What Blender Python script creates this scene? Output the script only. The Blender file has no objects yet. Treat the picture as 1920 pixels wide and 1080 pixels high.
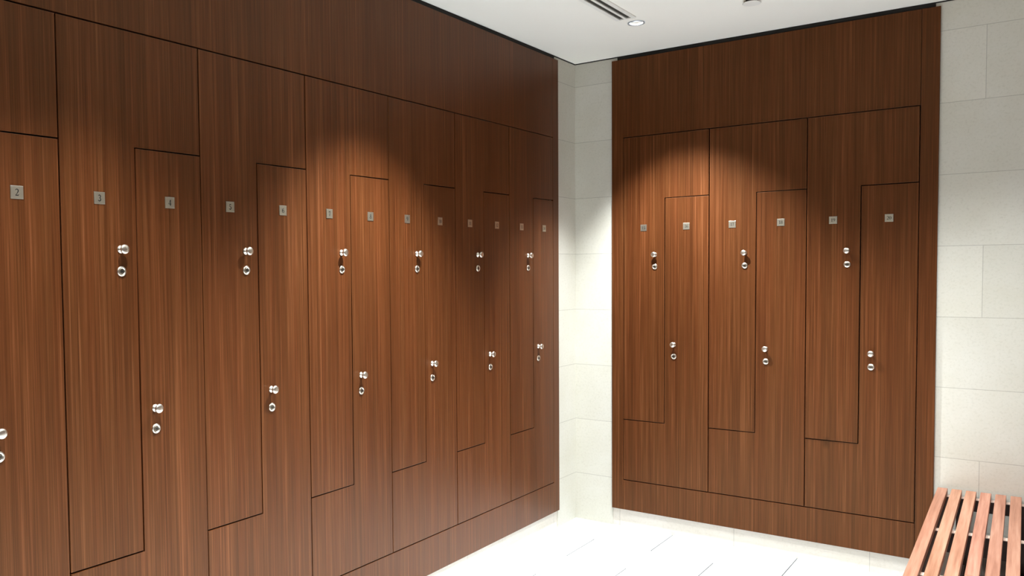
import bpy, bmesh, math, random
from mathutils import Vector, Matrix
S = bpy.context.scene
COL = S.collection
random.seed(7)

# ------------------------------------------------------------------ camera
CAM = Vector((2.1753, -4.3993, 1.4475))
YAW, PITCH, ROLL = 0.65236, -0.042566, -0.010771
cam_data = bpy.data.cameras.new('camera')
cam_data.sensor_width = 36.0
cam_data.lens = 1575.87 / 1920 * 36.0
cam_data.shift_x = 187.11 / 1920
cam_data.shift_y = 33.97 / 1920
cam_data.clip_start = 0.02
cam = bpy.data.objects.new('camera', cam_data)
COL.objects.link(cam)
cam.matrix_world = (Matrix.Translation(CAM) @ Matrix.Rotation(YAW, 4, 'Z')
                    @ Matrix.Rotation(math.pi / 2 + PITCH, 4, 'X') @ Matrix.Rotation(ROLL, 4, 'Z'))
S.camera = cam

# ------------------------------------------------------------------ world, exposure
w = bpy.data.worlds.new('world'); S.world = w; w.use_nodes = True
w.node_tree.nodes['Background'].inputs[0].default_value = (1, .95, .88, 1)
w.node_tree.nodes['Background'].inputs[1].default_value = 0.02
S.view_settings.view_transform = 'Standard'
S.view_settings.look = 'None'
S.view_settings.gamma = 1.0
S.view_settings.exposure = 0.0
S.cycles.use_denoising = True
S.cycles.max_bounces = 10
S.cycles.diffuse_bounces = 6
S.cycles.glossy_bounces = 4
S.cycles.caustics_reflective = False
S.cycles.caustics_refractive = False
S.cycles.sample_clamp_indirect = 6.0

# lamps of the downlights: (x, y, watts, tilt towards (dx, dy), cone degrees)
CEIL = 2.6033
DOWNLIGHTS = [
    (0.583, -0.545, 430, (0.07, 0.13), 82),
    (0.583, -1.850, 450, (-0.08, -0.03), 82),
    (0.583, -3.150, 250, (0.0, 0.0), 84),
    (0.583, -4.450, 170, (0.0, 0.0), 72),
    (1.420, -1.200, 185, (0.0, 0.0), 108),  # unseen middle row, added to light the lower walls and floor evenly
    (1.420, -2.500, 185, (0.0, 0.0), 106),
    (1.420, -3.800, 160, (0.0, 0.0), 106),
    (1.980, -0.900, 132, (0.00, 0.05), 96),
    (2.250, -1.850, 120, (0.00, 0.0), 76),
    (2.250, -3.150, 150, (0.00, 0.0), 76),
    (2.250, -4.450, 150, (0.00, 0.0), 76),
]
LAMP_COLOR = (0.90, 0.965, 1.0)

# ------------------------------------------------------------------ layout of the lockers (metres)
T, B = 2.1599, 0.2687           # top and bottom of the locker doors
ST, SB = 1.8193, 0.6078         # steps of the interlocking doors
WB, WT = 0.1006, 2.5855         # bottom and top of the wood cladding
UL, UB = 0.48, 0.46775          # width of one pair, left wall and back wall
L_END = -0.2790                 # last joint on the left wall
L_K1 = -0.7412                  # first full joint on the left wall
B_START = 0.2842
L_EDGE, B_LEFT, B_RIGHT = -0.2150, 0.2168, 1.7592
STONE = 0.012                   # stone sits this far behind the wood face

# ------------------------------------------------------------------ material helpers
def mat(name):
    m = bpy.data.materials.new(name); m.use_nodes = True
    nt = m.node_tree
    return m, nt, nt.nodes['Principled BSDF']
def N(nt, kind, **kw):
    n = nt.nodes.new(kind)
    for k, v in kw.items(): setattr(n, k, v)
    return n
def ramp(nt, stops, interp='LINEAR'):
    r = N(nt, 'ShaderNodeValToRGB'); cr = r.color_ramp; cr.interpolation = interp
    while len(cr.elements) < len(stops): cr.elements.new(0.5)
    for e, (p, c) in zip(cr.elements, stops):
        e.position = p; e.color = (c[0], c[1], c[2], 1)
    return r
def math_node(nt, op, a, b=None, c=None):
    n = N(nt, 'ShaderNodeMath', operation=op)
    for i, v in enumerate((a, b, c)):
        if v is None: continue
        if isinstance(v, (int, float)): n.inputs[i].default_value = v
        else: nt.links.new(v, n.inputs[i])
    return n.outputs[0]
def mix_rgb(nt, fac, a, b, mode='MIX'):
    n = N(nt, 'ShaderNodeMix', data_type='RGBA', blend_type=mode)
    for sock, v in ((n.inputs[0], fac), (n.inputs[6], a), (n.inputs[7], b)):
        if isinstance(v, (int, float)): sock.default_value = v
        elif isinstance(v, tuple): sock.default_value = (v[0], v[1], v[2], 1)
        else: nt.links.new(v, sock)
    return n.outputs[2]
def plain(name, col, rough=.5, metal=0.0, spec=.5):
    m, nt, b = mat(name)
    b.inputs['Base Color'].default_value = (*col, 1)
    b.inputs['Roughness'].default_value = rough
    b.inputs['Metallic'].default_value = metal
    b.inputs['Specular IOR Level'].default_value = spec
    return m
def noise(nt, vec, scale, detail=3, rough=.5, dist=0.0):
    n = N(nt, 'ShaderNodeTexNoise')
    n.inputs['Scale'].default_value = scale; n.inputs['Detail'].default_value = detail
    n.inputs['Roughness'].default_value = rough; n.inputs['Distortion'].default_value = dist
    nt.links.new(vec, n.inputs['Vector'])
    return n.outputs[0]
def mapped(nt, src, scale, loc=(0, 0, 0)):
    n = N(nt, 'ShaderNodeMapping'); n.inputs['Scale'].default_value = scale
    n.inputs['Location'].default_value = loc
    nt.links.new(src, n.inputs['Vector']); return n.outputs[0]

def wood_veneer(name, dark_spot=None):
    """straight-grained reddish brown veneer, grain running up"""
    m, nt, b = mat(name)
    g = N(nt, 'ShaderNodeNewGeometry'); P = g.outputs['Position']
    fine = noise(nt, mapped(nt, P, (260, 260, 2.2)), 1, 2, .6)
    mid = noise(nt, mapped(nt, P, (88, 88, .8), (3, 5, 1)), 1, 3, .6, .15)
    broad = noise(nt, mapped(nt, P, (11, 11, .22), (7, 1, 4)), 1, 2, .5)
    pores = noise(nt, mapped(nt, P, (420, 420, 9)), 1, 1, .5)
    s = math_node(nt, 'ADD', math_node(nt, 'MULTIPLY', fine, .44), math_node(nt, 'MULTIPLY', mid, .38))
    s = math_node(nt, 'ADD', s, math_node(nt, 'MULTIPLY', broad, .18))
    r = ramp(nt, [(.38, (.046, .0122, .0032)), (.47, (.064, .0180, .0048)), (.55, (.087, .0262, .0076)), (.64, (.142, .0480, .0165))])
    nt.links.new(s, r.inputs[0])
    hue = noise(nt, mapped(nt, P, (26, 26, .4), (1, 9, 2)), 1, 1, .5)
    hr = ramp(nt, [(.4, (.98, 1.01, 1.0)), (.6, (1.03, .99, .98))]); nt.links.new(hue, hr.inputs[0])
    c = mix_rgb(nt, 1.0, r.outputs[0], hr.outputs[0], 'MULTIPLY')
    pr = ramp(nt, [(.28, (.78, .76, .74)), (.42, (1, 1, 1))]); nt.links.new(pores, pr.inputs[0])
    c = mix_rgb(nt, .7, c, pr.outputs[0], 'MULTIPLY')
    if dark_spot:  # darker oval patch around the given point
        d = N(nt, 'ShaderNodeVectorMath', operation='SUBTRACT'); nt.links.new(P, d.inputs[0]); d.inputs[1].default_value = dark_spot
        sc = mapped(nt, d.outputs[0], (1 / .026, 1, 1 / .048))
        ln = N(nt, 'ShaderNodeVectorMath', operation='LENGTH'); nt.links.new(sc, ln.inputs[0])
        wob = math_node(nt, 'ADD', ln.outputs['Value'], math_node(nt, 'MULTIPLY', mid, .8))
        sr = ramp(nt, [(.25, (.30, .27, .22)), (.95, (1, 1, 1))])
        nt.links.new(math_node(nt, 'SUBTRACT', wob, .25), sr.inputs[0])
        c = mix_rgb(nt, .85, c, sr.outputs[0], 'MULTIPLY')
    nt.links.new(c, b.inputs['Base Color'])
    rr = math_node(nt, 'ADD', .33, math_node(nt, 'MULTIPLY', mid, .14))
    nt.links.new(rr, b.inputs['Roughness'])
    b.inputs['Specular IOR Level'].default_value = .40
    b.inputs['Specular Tint'].default_value = (1, .62, .36, 1)
    bp = N(nt, 'ShaderNodeBump'); bp.inputs['Strength'].default_value = .06; bp.inputs['Distance'].default_value = .0006
    nt.links.new(fine, bp.inputs['Height']); nt.links.new(bp.outputs[0], b.inputs['Normal'])
    return m

def stone(name, base, axis, z0, row, length, off, shift_rows, joint=.0014, jdark=.86, rough=.6, spec=.25, jcol=.22):
    """honed limestone slabs; axis gives the run direction, rows of height `row` from z0 (or along y for floors)"""
    m, nt, b = mat(name)
    g = N(nt, 'ShaderNodeNewGeometry'); P = g.outputs['Position']
    sp = N(nt, 'ShaderNodeSeparateXYZ'); nt.links.new(P, sp.inputs[0])
    u = sp.outputs[axis[0]]; v = sp.outputs[axis[1]]
    vr = math_node(nt, 'DIVIDE', math_node(nt, 'SUBTRACT', v, z0), row)
    fl = math_node(nt, 'FLOOR', vr)
    fv = math_node(nt, 'MULTIPLY', math_node(nt, 'SUBTRACT', vr, fl), row)
    ur = math_node(nt, 'DIVIDE', math_node(nt, 'SUBTRACT', u, off), length)
    ur = math_node(nt, 'ADD', ur, math_node(nt, 'MULTIPLY', fl, shift_rows))
    fu0 = math_node(nt, 'FLOOR', ur)
    fu = math_node(nt, 'MULTIPLY', math_node(nt, 'SUBTRACT', ur, fu0), length)
    dv = math_node(nt, 'MINIMUM', fv, math_node(nt, 'SUBTRACT', row, fv))
    du = math_node(nt, 'MINIMUM', fu, math_node(nt, 'SUBTRACT', length, fu))
    d = math_node(nt, 'MINIMUM', du, dv)
    isj = math_node(nt, 'LESS_THAN', d, joint)
    cid = N(nt, 'ShaderNodeCombineXYZ'); nt.links.new(fu0, cid.inputs[0]); nt.links.new(fl, cid.inputs[1])
    wn = N(nt, 'ShaderNodeTexWhiteNoise', noise_dimensions='3D'); nt.links.new(cid.outputs[0], wn.inputs['Vector'])
    tone = ramp(nt, [(0, (.955, .955, .95)), (1, (1.03, 1.03, 1.03))]); nt.links.new(wn.outputs['Value'], tone.inputs[0])
    cloud = noise(nt, P, 3.5, 4, .6)
    speck = noise(nt, P, 95, 3, .7)
    cr = ramp(nt, [(.3, (base[0] * .93, base[1] * .92, base[2] * .88)), (.7, base)]); nt.links.new(cloud, cr.inputs[0])
    c = mix_rgb(nt, 1, cr.outputs[0], tone.outputs[0], 'MULTIPLY')
    skr = ramp(nt, [(.30, (.86, .85, .82)), (.46, (1, 1, 1)), (.72, (1.04, 1.04, 1.04))]); nt.links.new(speck, skr.inputs[0])
    c = mix_rgb(nt, .6, c, skr.outputs[0], 'MULTIPLY')
    c = mix_rgb(nt, math_node(nt, 'MULTIPLY', isj, 1 - jdark + .25), c, (base[0] * jcol, base[1] * jcol * .96, base[2] * jcol * .88))
    nt.links.new(c, b.inputs['Base Color'])
    b.inputs['Roughness'].default_value = rough
    b.inputs['Specular IOR Level'].default_value = spec
    bp = N(nt, 'ShaderNodeBump'); bp.inputs['Strength'].default_value = .25; bp.inputs['Distance'].default_value = .001
    nt.links.new(math_node(nt, 'MINIMUM', d, joint * 1.5), bp.inputs['Height'])
    nt.links.new(bp.outputs[0], b.inputs['Normal'])
    return m

def bench_wood(name, seed):
    m, nt, b = mat(name)
    tc = N(nt, 'ShaderNodeTexCoord'); P = tc.outputs['Object']
    a = noise(nt, mapped(nt, P, (55, 2.2, 40), (seed, seed * 2, 0)), 1, 4, .6, .4)
    f = noise(nt, mapped(nt, P, (240, 5, 200), (seed, 0, 3)), 1, 2, .6)
    s = math_node(nt, 'ADD', math_node(nt, 'MULTIPLY', a, .72), math_node(nt, 'MULTIPLY', f, .28))
    k = 1 + .07 * math.sin(seed * 5.3); h = .015 * math.sin(seed * 3.1)
    r = ramp(nt, [(.34, (.235 * k, (.088 + h * .4) * k, .046 * k)), (.5, (.345 * k, (.150 + h * .5) * k, .090 * k)),
                  (.66, (.44 * k, (.225 + h * .5) * k, .145 * k))])
    nt.links.new(s, r.inputs[0]); nt.links.new(r.outputs[0], b.inputs['Base Color'])
    b.inputs['Roughness'].default_value = .45
    return m

M = dict(
    veneer=wood_veneer('veneer'),
    veneer_dark_spot=wood_veneer('veneer_dark_spot', dark_spot=(B_START + 2 * UB + .096, 0, SB - .012)),
    inside=plain('locker_inside', (.006, .0025, .0015), .9, spec=.1),
    stone_back=stone('stone_back', (.58, .550, .485), (0, 2), 2.4765 - .3155 * 8, .3155, 1.0, 1.928 + .3333, 1 / 3),
    stone_left=stone('stone_left', (.58, .550, .485), (1, 2), 2.4765 - .3155 * 8, .3155, 1.0, .03, 1 / 3),
    plinth_back=stone('plinth_back', (.68, .62, .55), (0, 2), -.40, .60, .6245, .2563, 0),
    plinth_left=stone('plinth_left', (.68, .62, .55), (1, 2), -.40, .60, .8645, -.2545, 0),
    floor=stone('floor_stone', (.79, .83, .87), (0, 1), -.610 - .3175 * 20, .3175, .6285, .5585 + .3142, .5, joint=.0025, jdark=.25, rough=.35, jcol=.05),
    paint=plain('ceiling_paint', (.90, .865, .79), .9, spec=.2),
    gap=plain('shadow_gap_black', (.010, .008, .006), .9),
    slot=plain('slot_black', (.030, .028, .02), .8),
    white_metal=plain('white_metal', (.80, .77, .71), .45),
    steel=plain('satin_nickel', (.86, .79, .68), .30, 1.0),
    plate=plain('brushed_plate', (.56, .50, .39), .35, .95),
    plug=plain('lock_plug_dark', (.22, .19, .15), .35, 1.0),
    black=plain('number_black', (.012, .011, .010), .5),
    keyhole=plain('keyhole_black', (.01, .01, .01), .4),
    chrome=plain('downlight_ring', (.75, .80, .85), .25, .6),
    reflector=plain('reflector', (.85, .87, .9), .12, 1.0),
    bar=plain('bench_frame_dark', (.018, .009, .006), .7, spec=.15),
    shade_board=plain('bench_shade_brown', (.085, .065, .050), .7, spec=.2),
    pale=plain('batten_pale', (.62, .47, .38), .6),
)
def emit(name, col, strength):
    m, nt, b = mat(name)
    b.inputs['Base Color'].default_value = (0, 0, 0, 1)
    b.inputs['Emission Color'].default_value = (*col, 1)
    b.inputs['Emission Strength'].default_value = strength
    return m
M['lamp'] = emit('lamp_face', (.92, .97, 1.0), 14)

# ------------------------------------------------------------------ mesh helpers
def obj(name, bm, m, parent=None, smooth=False, loc=None):
    me = bpy.data.meshes.new(name)
    bmesh.ops.recalc_face_normals(bm, faces=bm.faces)
    bm.to_mesh(me); bm.free()
    if smooth:
        for p in me.polygons: p.use_smooth = True
    me.materials.append(M[m] if isinstance(m, str) else m)
    o = bpy.data.objects.new(name, me); COL.objects.link(o)
    if parent: o.parent = parent
    if loc: o.location = loc
    return o
def box(bm, x0, x1, y0, y1, z0, z1, bev=0.0):
    r = bmesh.ops.create_cube(bm, size=1.0)
    vs = r['verts']
    for v in vs:
        v.co = Vector((x0 + (v.co.x + .5) * (x1 - x0), y0 + (v.co.y + .5) * (y1 - y0), z0 + (v.co.z + .5) * (z1 - z0)))
    if bev:
        es = list({e for v in vs for e in v.link_edges})
        bmesh.ops.bevel(bm, geom=es, offset=bev, segments=2, profile=.5, affect='EDGES')
    return bm
def prism(bm, pts, d0, d1, bev=0.0):
    """extrude an outline in (u, z) from y=-d0 to y=-d1 (outwards is -y); bevel the outer rim"""
    back = [bm.verts.new((u, -d0, z)) for u, z in pts]
    front = [bm.verts.new((u, -d1, z)) for u, z in pts]
    n = len(pts)
    bm.faces.new(back[::-1]); ff = bm.faces.new(front)
    for i in range(n): bm.faces.new((back[i], back[(i + 1) % n], front[(i + 1) % n], front[i]))
    if bev:
        bmesh.ops.bevel(bm, geom=list(ff.edges), offset=bev, segments=2, profile=.6, affect='EDGES')
    return bm
def lathe(bm, prof, seg=28, axis='Y'):
    """profile list of (radius, distance); turned about -y (outwards)"""
    rings = []
    for r, d in prof:
        if r < 1e-6: rings.append([bm.verts.new((0, -d, 0))]); continue
        rings.append([bm.verts.new((r * math.cos(2 * math.pi * i / seg), -d, r * math.sin(2 * math.pi * i / seg))) for i in range(seg)])
    for a, b in zip(rings, rings[1:]):
        if len(a) == 1 and len(b) == 1: continue
        for i in range(seg):
            j = (i + 1) % seg
            if len(a) == 1: bm.faces.new((a[0], b[j], b[i]))
            elif len(b) == 1: bm.faces.new((a[i], a[j], b[0]))
            else: bm.faces.new((a[i], a[j], b[j], b[i]))
    if axis == 'Z':                                    # outwards becomes -z (hanging from a ceiling)
        for v in bm.verts: v.co = Vector((v.co.x, v.co.z, v.co.y))
    return bm
def empty(name, loc, rz=0.0, label=None, cat=None, group=None):
    o = bpy.data.objects.new(name, None); COL.objects.link(o)
    o.empty_display_size = .05
    o.location = loc; o.rotation_euler = (0, 0, rz)
    if label: o['label'] = label
    if cat: o['category'] = cat
    if group: o['group'] = group
    return o
def structure(name, bm, m):
    o = obj(name, bm, m); o['kind'] = 'structure'; return o

# ------------------------------------------------------------------ the room
RX, FY = 3.30, -6.0            # right wall, front wall
HOLE_L = (-3.6212 - .020, L_END)       # door field on the left wall
HOLE_B = (B_START, B_START + 3 * UB)
bm = bmesh.new(); box(bm, -.7, RX + .1, FY - .1, .7, -.06, 0); structure('floor', bm, 'floor')
bm = bmesh.new(); box(bm, -.7, RX + .1, FY - .1, .7, CEIL + .004, CEIL + .12); structure('ceiling', bm, 'paint')
# left wall around the locker niche
bm = bmesh.new()
box(bm, -.62, -STONE, L_END + .0005, .62, WB, CEIL + .004)                  # corner strip (runs behind the end stile)
box(bm, -.62, -.0185, -3.70, L_END + .0005, T + .0005, CEIL + .004)         # behind the top panel
box(bm, -.62, -.0185, -3.70, L_END + .0005, WB, B - .0005)                  # behind the base panel
box(bm, -.62, -.53, -3.70, L_END + .0005, B - .0005, T + .0005)             # back of the niche
box(bm, -.62, -STONE, FY, HOLE_L[0] - .0005, WB, CEIL + .004)
structure('wall_left', bm, 'stone_left')
bm = bmesh.new()
box(bm, STONE * 0 - .62 + .62 - STONE, HOLE_B[0] - .0005, STONE, .62, WB, CEIL + .004)
box(bm, HOLE_B[0] - .0005, HOLE_B[1] + .0005, .0185, .62, T + .0005, CEIL + .004)
box(bm, HOLE_B[0] - .0005, HOLE_B[1] + .0005, .0185, .62, WB, B - .0005)
box(bm, HOLE_B[0] - .0005, HOLE_B[1] + .0005, .53, .62, B - .0005, T + .0005)
box(bm, HOLE_B[1] + .0005, RX + .1, STONE, .62, WB, CEIL + .004)
structure('wall_back', bm, 'stone_back')
bm = bmesh.new(); box(bm, RX, RX + .1, FY, STONE, 0, CEIL + .004); structure('wall_right', bm, 'veneer')
bm = bmesh.new(); box(bm, -.62, RX + .1, FY - .1, FY, 0, CEIL + .004); structure('wall_front', bm, 'veneer')
# stone skirting course under the wood and at the foot of the stone
bm = bmesh.new(); box(bm, -.62, -STONE - .004, FY, L_EDGE, 0, WB); structure('baseboard_left', bm, 'plinth_left')
bm = bmesh.new(); box(bm, B_LEFT, 1.757, STONE + .004, .62, 0, WB); structure('baseboard_back', bm, 'plinth_back')
bm = bmesh.new(); box(bm, -.62, -STONE, L_EDGE, .62, 0, WB); structure('trim_1', bm, 'stone_left')
bm = bmesh.new(); box(bm, -STONE, B_LEFT, STONE, .62, 0, WB); box(bm, 1.757, RX + .1, STONE, .62, 0, WB); structure('trim_2', bm, 'stone_back')
# black shadow gap between the walls and the ceiling
bm = bmesh.new()
box(bm, -STONE, -STONE + .0035, FY, STONE - .0035, CEIL - .001, CEIL + .004)
box(bm, -STONE, RX, STONE - .0035, STONE, CEIL - .001, CEIL + .004)
structure('trim_3', bm, 'gap')
bm = bmesh.new(); box(bm, -.0180, -STONE + .006, -3.66, L_EDGE - .035, WT - .004, CEIL - .001)
structure('trim_4', bm, 'gap')
bm = bmesh.new(); box(bm, B_LEFT + .030, B_RIGHT - .020, STONE - .006, .0180, WT - .004, CEIL - .001)
structure('trim_5', bm, 'gap')

# ------------------------------------------------------------------ numerals (serif, drawn as ribbons of varying width)
def arc(cx, cy, rx, ry, a0, a1, w0, w1, wm=None, n=14):
    out = []
    for i in range(n + 1):
        t = i / n; a = math.radians(a0 + (a1 - a0) * t)
        w = w0 + (w1 - w0) * t
        if wm is not None: w = w + (wm - (w0 + w1) / 2) * math.sin(math.pi * t)
        out.append((cx + rx * math.cos(a), cy + ry * math.sin(a), w))
    return out
def ring(cx, cy, rx, ry, thin, thick, n=28):
    return [(cx + rx * math.cos(2 * math.pi * i / n), cy + ry * math.sin(2 * math.pi * i / n),
             thin + (thick - thin) * abs(math.cos(2 * math.pi * i / n)) ** 1.5) for i in range(n + 1)]
DIG = {
 '0': [ring(.30, .5, .21, .45, .05, .17)],
 '1': [[(.32, .04, .16), (.32, .97, .16)], [(.12, .80, .04), (.30, .95, .09)], [(.12, .03, .06), (.52, .03, .06)]],
 '2': [arc(.28, .73, .20, .23, 165, -20, .08, .15, .12), [(.47, .66, .15), (.36, .42, .10), (.10, .10, .05)],
       [(.06, .07, .14), (.50, .07, .14)], [(.50, .05, .05), (.56, .24, .05)]],
 '3': [arc(.27, .74, .18, .22, 160, -85, .07, .10, .15), arc(.26, .27, .22, .25, 88, -160, .09, .08, .16)],
 '4': [[(.40, .03, .15), (.40, .97, .15)], [(.37, .93, .05), (.04, .30, .05)], [(.03, .29, .09), (.58, .29, .09)], [(.27, .03, .05), (.53, .03, .05)]],
 '5': [[(.16, .90, .15), (.50, .90, .15)], [(.14, .95, .05), (.10, .56, .06)], arc(.26, .31, .22, .27, 120, -155, .07, .08, .17)],
 '6': [ring(.31, .30, .21, .26, .06, .15), arc(.52, .38, .41, .56, 185, 98, .15, .06)],
 '7': [[(.07, .89, .16), (.54, .89, .16)], [(.08, .95, .05), (.06, .70, .05)], [(.51, .86, .07), (.34, .45, .11), (.26, .02, .15)]],
 '8': [ring(.30, .74, .17, .21, .06, .12), ring(.30, .27, .21, .25, .06, .15)],
 '9': [ring(.29, .70, .21, .26, .06, .15), arc(.08, .62, .41, .56, 5, -82, .15, .06)],
}
def numeral_bm(text, h, d):
    bm = bmesh.new()
    total = .60 * len(text) * h
    for k, ch in enumerate(text):
        ox = -total / 2 + .60 * h * k
        for st in DIG[ch]:
            prev = None
            for i, (x, y, wd) in enumerate(st):
                a = st[max(i - 1, 0)]; b = st[min(i + 1, len(st) - 1)]
                tx, ty = b[0] - a[0], b[1] - a[1]; L = math.hypot(tx, ty) or 1
                nx, ny = -ty / L * wd / 2, tx / L * wd / 2
                p = [Vector((ox + (x + s * nx) * h, -d, (y + s * ny - .5) * h)) for s in (1, -1)]
                cur = [bm.verts.new(q) for q in p]
                if prev: bm.faces.new((prev[0], prev[1], cur[1], cur[0]))
                prev = cur
    r = bmesh.ops.extrude_face_region(bm, geom=list(bm.faces))
    for v in r['geom']:
        if isinstance(v, bmesh.types.BMVert): v.co.y -= .0003
    return bm

# ------------------------------------------------------------------ one locker of an interlocking pair
GAP = .0022
def upper_outline(W, i):       # Gamma-shaped door: wide head, narrow leg at the left
    h = W / 2
    return [(i, SB + i), (h - i, SB + i), (h - i, ST + i), (W - i, ST + i), (W - i, T - i), (i, T - i)]
def lower_outline(W, i):       # wide foot, narrow leg at the right
    h = W / 2
    return [(i, B + i), (W - i, B + i), (W - i, ST - i), (h + i, ST - i), (h + i, SB - i), (i, SB - i)]
KNOB = [(0, 0), (.0115, 0), (.0120, .0015), (.0110, .0035), (.0060, .0060), (.0048, .0095), (.0060, .0125),
        (.0110, .0150), (.0138, .0185), (.0142, .0215), (.0128, .0245), (.0090, .0262), (.0040, .0268), (0, .0270)]
LOCK = [(0, 0), (.0148, 0), (.0150, .0020), (.0142, .0042), (.0120, .0052), (.0098, .0046), (.0094, .0038), (0, .0038)]
mesh_cache = {}
def shared(key, build, m, smooth):
    if key not in mesh_cache:
        o = obj(key, build(), m, smooth=smooth); mesh_cache[key] = o.data
        bpy.data.objects.remove(o)
    return mesh_cache[key]
def part(name, me, parent, loc=(0, 0, 0), rot=(0, 0, 0)):
    o = bpy.data.objects.new(name, me); COL.objects.link(o); o.parent = parent
    o.location = loc; o.rotation_euler = rot; return o
def keyhole_bm():
    bm = bmesh.new()
    box(bm, -.0046, .0046, -.0048, -.0034, -.0014, .0014)
    return bm
def plug_bm():
    bm = bmesh.new(); lathe(bm, [(0, .003), (.0080, .003), (.0080, .0044), (.0074, .0048), (0, .0048)]); return bm
def plate_bm():
    bm = bmesh.new(); box(bm, -.0172, .0172, -.0024, 0, -.0172, .0172, .0005); return bm

def locker(number, origin, rz, W, upper, label, group, dw=0.0, proud=0.0, tilt=0.0, m='veneer', knob_turn=0.0):
    """origin = foot of the pair's left edge on the wood face; dw narrows the pair at its right edge"""
    base = SB if upper else B
    t = empty('locker', (0, 0, 0), rz, label, 'locker', group)
    R = Matrix.Rotation(rz, 3, 'Z')
    t.location = Vector(origin) + Vector((0, 0, base))
    W2 = W
    def fit(pts): return [(u if u < W2 * .75 else u - dw, z - base) for u, z in pts]
    outl = upper_outline if upper else lower_outline
    bm = bmesh.new(); prism(bm, fit(outl(W, GAP)), -.018, 0, .0012)
    door = obj('door', bm, m, t); door.location = (0, -proud, 0)
    if tilt:                                             # door standing a hair out of line, turned about its hinge
        if upper: door.rotation_euler = (0, 0, -tilt)
        else:
            door.rotation_euler = (0, 0, tilt)
            door.location = (W * (1 - math.cos(tilt)), -proud - W * math.sin(tilt), 0)
    bm = bmesh.new(); prism(bm, fit(outl(W, .0005)), -.52, -.0215)
    obj('cabinet_body', bm, 'inside', t)
    ku = W / 2 + (-.0545 if upper else .0500)
    kz, lz = (1.5180, 1.4535) if upper else (1.0365, .9735)
    dx = random.uniform(-.0012, .0012)
    k = part('knob', shared('knob', lambda: lathe(bmesh.new(), KNOB), 'steel', True), t, (ku + dx, -proud, kz - base))
    l = part('lock', shared('lock', lambda: lathe(bmesh.new(), LOCK), 'steel', True), t, (ku, -proud, lz - base))
    pl = part('lock_plug', shared('lock_plug', plug_bm, 'plug', False), l)
    part('keyhole', shared('keyhole', keyhole_bm, 'keyhole', False), l, (0, -.0006, 0), (0, knob_turn, 0))
    pu = W / 4 if upper else W * .75 - .001
    tip = math.radians(random.uniform(-1.6, 1.6))
    p = part('number_plate', shared('number_plate', plate_bm, 'plate', False), t, (pu, -proud + .0003, 1.6640 - base),
             (math.radians(PLATE_LEAN.get(number, 0)), 0, tip))
    obj('number', numeral_bm(str(number), .0182 if number < 10 else .0160, .00245), 'black', p)
    return t
PLATE_LEAN = {}


for k in range(7):                       # pairs from the far right end (k=0: 13/14) to 1/2
    num = 13 - 2 * k
    y0 = L_K1 - UL * k
    dw = 0.0
    if k == 0: dw = (L_K1 + UL) - L_END   # the last pair is a little narrower
    a, b_ = num, num + 1
    place = {13: 'nearest the stone corner on the left wall', 1: 'cut by the photo left edge',
             3: 'next to the leftmost lockers', 5: 'second pair from the front left',
             7: 'in the light pool, left wall', 9: 'fourth pair from the corner'.replace('fourth', 'third'),
             11: 'second pair from the stone corner'}[num]
    proud = {4: .0012, 3: 0.0, 7: .0006}.get(a, 0.0)
    locker(a, (0, y0, 0), math.pi / 2, UL, True,
           'locker with plate %d, door wide at top, %s' % (a, place),
           'lockers of the left bank', dw, proud, random.uniform(0, .0015))
    locker(b_, (0, y0, 0), math.pi / 2, UL, False,
           'locker with plate %d, door wide at foot, %s' % (b_, place),
           'lockers of the left bank', dw, {4: .0022, 6: .001, 8: .0005}.get(b_, 0.0), random.uniform(0, .0015))
for k in range(3):
    num = 15 + 2 * k
    o = (B_START + UB * k, 0, 0)
    place = {15: 'beside the stone corner', 17: 'in the middle of the back bank', 19: 'at the right end near the bench'}[num]
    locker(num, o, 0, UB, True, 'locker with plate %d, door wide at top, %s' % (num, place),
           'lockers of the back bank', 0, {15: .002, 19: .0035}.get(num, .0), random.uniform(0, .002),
           m='veneer_dark_spot' if num == 19 else 'veneer')
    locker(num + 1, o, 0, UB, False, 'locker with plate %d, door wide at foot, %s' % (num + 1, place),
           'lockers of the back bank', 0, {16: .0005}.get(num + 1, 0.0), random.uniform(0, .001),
           m='veneer_dark_spot' if num == 19 else 'veneer')

# ------------------------------------------------------------------ wood surrounds of the two banks
sur = empty('wood_surround', (0, L_EDGE, WB), 0, 'brown veneer panelling framing the left lockers up to the ceiling', 'wall panelling')
def child_box(name, parent, dims, bev=.001, m='veneer'):
    x0, x1, y0, y1, z0, z1 = dims; L = parent.location
    bm = bmesh.new(); box(bm, x0 - L.x, x1 - L.x, y0 - L.y, y1 - L.y, z0 - L.z, z1 - L.z, bev)
    return obj(name, bm, m, parent)
LN = HOLE_L[0]
D = -STONE + .0003
child_box('top_panel', sur, (-.018, 0, LN - .06, L_END, T + GAP, WT))
child_box('base_panel', sur, (-.018, 0, LN - .06, L_END, WB, B - GAP))
child_box('end_stile', sur, (D, 0, L_END + .0002, L_EDGE, WB, WT))
child_box('end_stile', sur, (D, 0, LN - .06, LN - .0005, B - GAP + .001, T + GAP - .001))
sur = empty('wood_surround', (B_LEFT, 0, WB), 0, 'dark brown veneer panelling framing the lockers on the back wall', 'wall panelling')
child_box('top_panel', sur, (HOLE_B[0] + .0002, HOLE_B[1] - .0002, 0, .018, T + GAP, WT))
child_box('base_panel', sur, (HOLE_B[0] + .0002, HOLE_B[1] - .0002, 0, .018, WB, B - GAP))
child_box('end_stile', sur, (B_LEFT, HOLE_B[0], 0, -D, WB, WT), .0004)
child_box('end_stile', sur, (HOLE_B[1] + .001, B_RIGHT, 0, -D, WB, WT))

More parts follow.
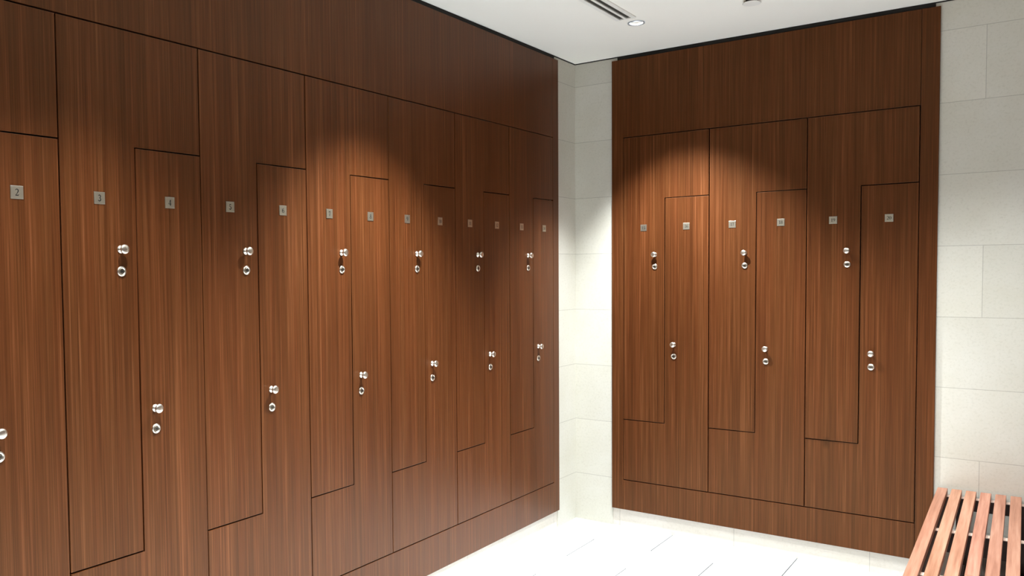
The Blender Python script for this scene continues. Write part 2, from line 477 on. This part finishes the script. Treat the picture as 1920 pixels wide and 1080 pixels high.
# ------------------------------------------------------------------ ceiling: downlights, slot diffusers, sprinkler
def downlight(i, x, y, watts, tilt, cone):
    lab = ('round recessed ceiling downlight glowing white beside the slot diffuser end' if i == 0 else
           'round recessed downlight in the %s row, %s from the back wall' % (
               'left' if x < 1 else 'added middle' if x < 1.9 else 'right', ['first', 'second', 'third', 'fourth'][[0, 1, 2, 3, 0, 1, 2, 0, 1, 2, 3][i]]))
    t = empty('downlight', (x, y, CEIL + .004), 0, lab, 'ceiling light', None if i == 0 else 'downlights along the ceiling')
    bm = lathe(bmesh.new(), [(.0305, -.004), (.0305, .0035), (.033, .0055), (.037, .0060), (.0400, .0050), (.0405, -.0)], 40, 'Z')
    obj('ring', bm, 'chrome', t, True)
    bm = lathe(bmesh.new(), [(.0303, .0030), (.024, -.001), (.0, -.001)], 40, 'Z')
    obj('lamp_face', bm, 'lamp', t)
    ld = bpy.data.lights.new('lamp', 'SPOT'); ld.energy = watts; ld.color = LAMP_COLOR
    ld.spot_size = math.radians(cone); ld.spot_blend = .8; ld.shadow_soft_size = .022
    lo = bpy.data.objects.new('lamp', ld); COL.objects.link(lo); lo.parent = t
    lo.location = (0, 0, -.032)
    lo.rotation_euler = Vector((tilt[0], tilt[1], -1)).to_track_quat('-Z', 'Y').to_euler()
for i, a in enumerate(DOWNLIGHTS): downlight(i, *a)

def slot_diffuser(y1, y0, label, group=None):
    t = empty('slot_diffuser', (.5735, y1, CEIL + .004), 0, label, 'air vent', group)
    L = y1 - y0
    bm = bmesh.new()
    for x0, x1 in ((-.048, -.0275), (-.0065, .0065), (.0275, .048)):
        box(bm, x0, x1, -L, 0, -.0060, .0, .0008)
    box(bm, -.0275, .0275, -.010, 0, -.0058, 0); box(bm, -.0275, .0275, -L, -L + .010, -.0058, 0)
    obj('frame', bm, 'white_metal', t)
    for s in (-1, 1):
        bm = bmesh.new(); box(bm, s * .017 - .0105, s * .017 + .0105, -L + .010, -.010, -.0012, 0)
        obj('slot', bm, 'slot', t)
slot_diffuser(-.640, -1.660, 'white linear ceiling slot vent with two black slots by the glowing downlight')
slot_diffuser(-1.960, -2.980, 'white linear ceiling slot vent further along the left side', None)

t = empty('sprinkler_cover', (1.108, -.541, CEIL + .004), 0, 'small round white cover plate hanging just below the ceiling', 'sprinkler')
obj('cover_disc', lathe(bmesh.new(), [(0, .016), (.036, .016), (.0385, .0145), (.0385, .0125), (.036, .0115), (0, .0115)], 40, 'Z'), 'white_metal', t, False)
obj('collar', lathe(bmesh.new(), [(.024, -.0), (.026, .0), (.026, .0118), (0, .0118)], 32, 'Z'), 'slot', t)

# ------------------------------------------------------------------ slatted bench
ANG = math.radians(1.25)
bench = empty('slatted_bench', (1.7756, -.004, 0), ANG, 'pale reddish wooden slatted bench running along the room from the stone wall', 'bench')
BL, SW, PITCHX, TH = 1.86, .0388, .0534, .027
SLATM = [bench_wood('bench_slat_%s' % c, s) for c, s in (('a', 1.0), ('b', 1.37), ('c', .55), ('d', 1.9), ('e', .2))]
for k in range(8):
    cuts = [(0, BL)] if k != 3 else [(0, 1.205), (1.2065, BL)]
    for a, b_ in cuts:
        bm = bmesh.new(); box(bm, 0, SW, -b_, -a, .45 - TH, .45, .002)
        o = obj('slat', bm, SLATM[(k * 2 + (1 if a else 0)) % 5], bench, loc=(k * PITCHX, 0, 0))
WID = 7 * PITCHX + SW
for yb in (-.005, -.590, -1.170, -1.755):
    deep = .052 if yb > -.1 else .078
    bm = bmesh.new(); box(bm, .006, WID - .006, yb - .040, yb, .45 - TH - deep, .45 - TH - .0032, .001)
    obj('cross_bar', bm, 'bar', bench)
    bm = bmesh.new(); box(bm, .006, WID - .006, yb - .038, yb - .002, .45 - TH - .0031, .45 - TH - .0002, .0005)
    obj('batten', bm, 'pale', bench)
for xb in (.030, WID - .030 - .024):
    for ya, yb in ((-.0455, -.5895), (-.6305, -1.1695), (-1.2105, -1.7545)):
        bm = bmesh.new(); box(bm, xb, xb + .024, yb, ya, .45 - TH - .050, .45 - TH - .002, .001)
        obj('side_rail', bm, 'bar', bench)
for xb in (.075, WID - .075 - .035):
    bm = bmesh.new(); box(bm, xb, xb + .035, -BL + .07, -.0455, .09, .13, .001)
    obj('stretcher', bm, 'bar', bench)
    for yb in (-.005, -1.755):
        bm = bmesh.new(); box(bm, xb - .002, xb + .037, yb - .040, yb, 0, .45 - TH - (.0525 if yb > -.1 else .0785), .001)
        obj('leg', bm, 'bar', bench)
for yb in (-.012, -1.762):  # brown boards added low under the bench, standing in for the shade there
    bm = bmesh.new(); box(bm, .006, WID - .006, yb - .020, yb, .03, .190, .001)
    obj('shade_board', bm, 'shade_board', bench)
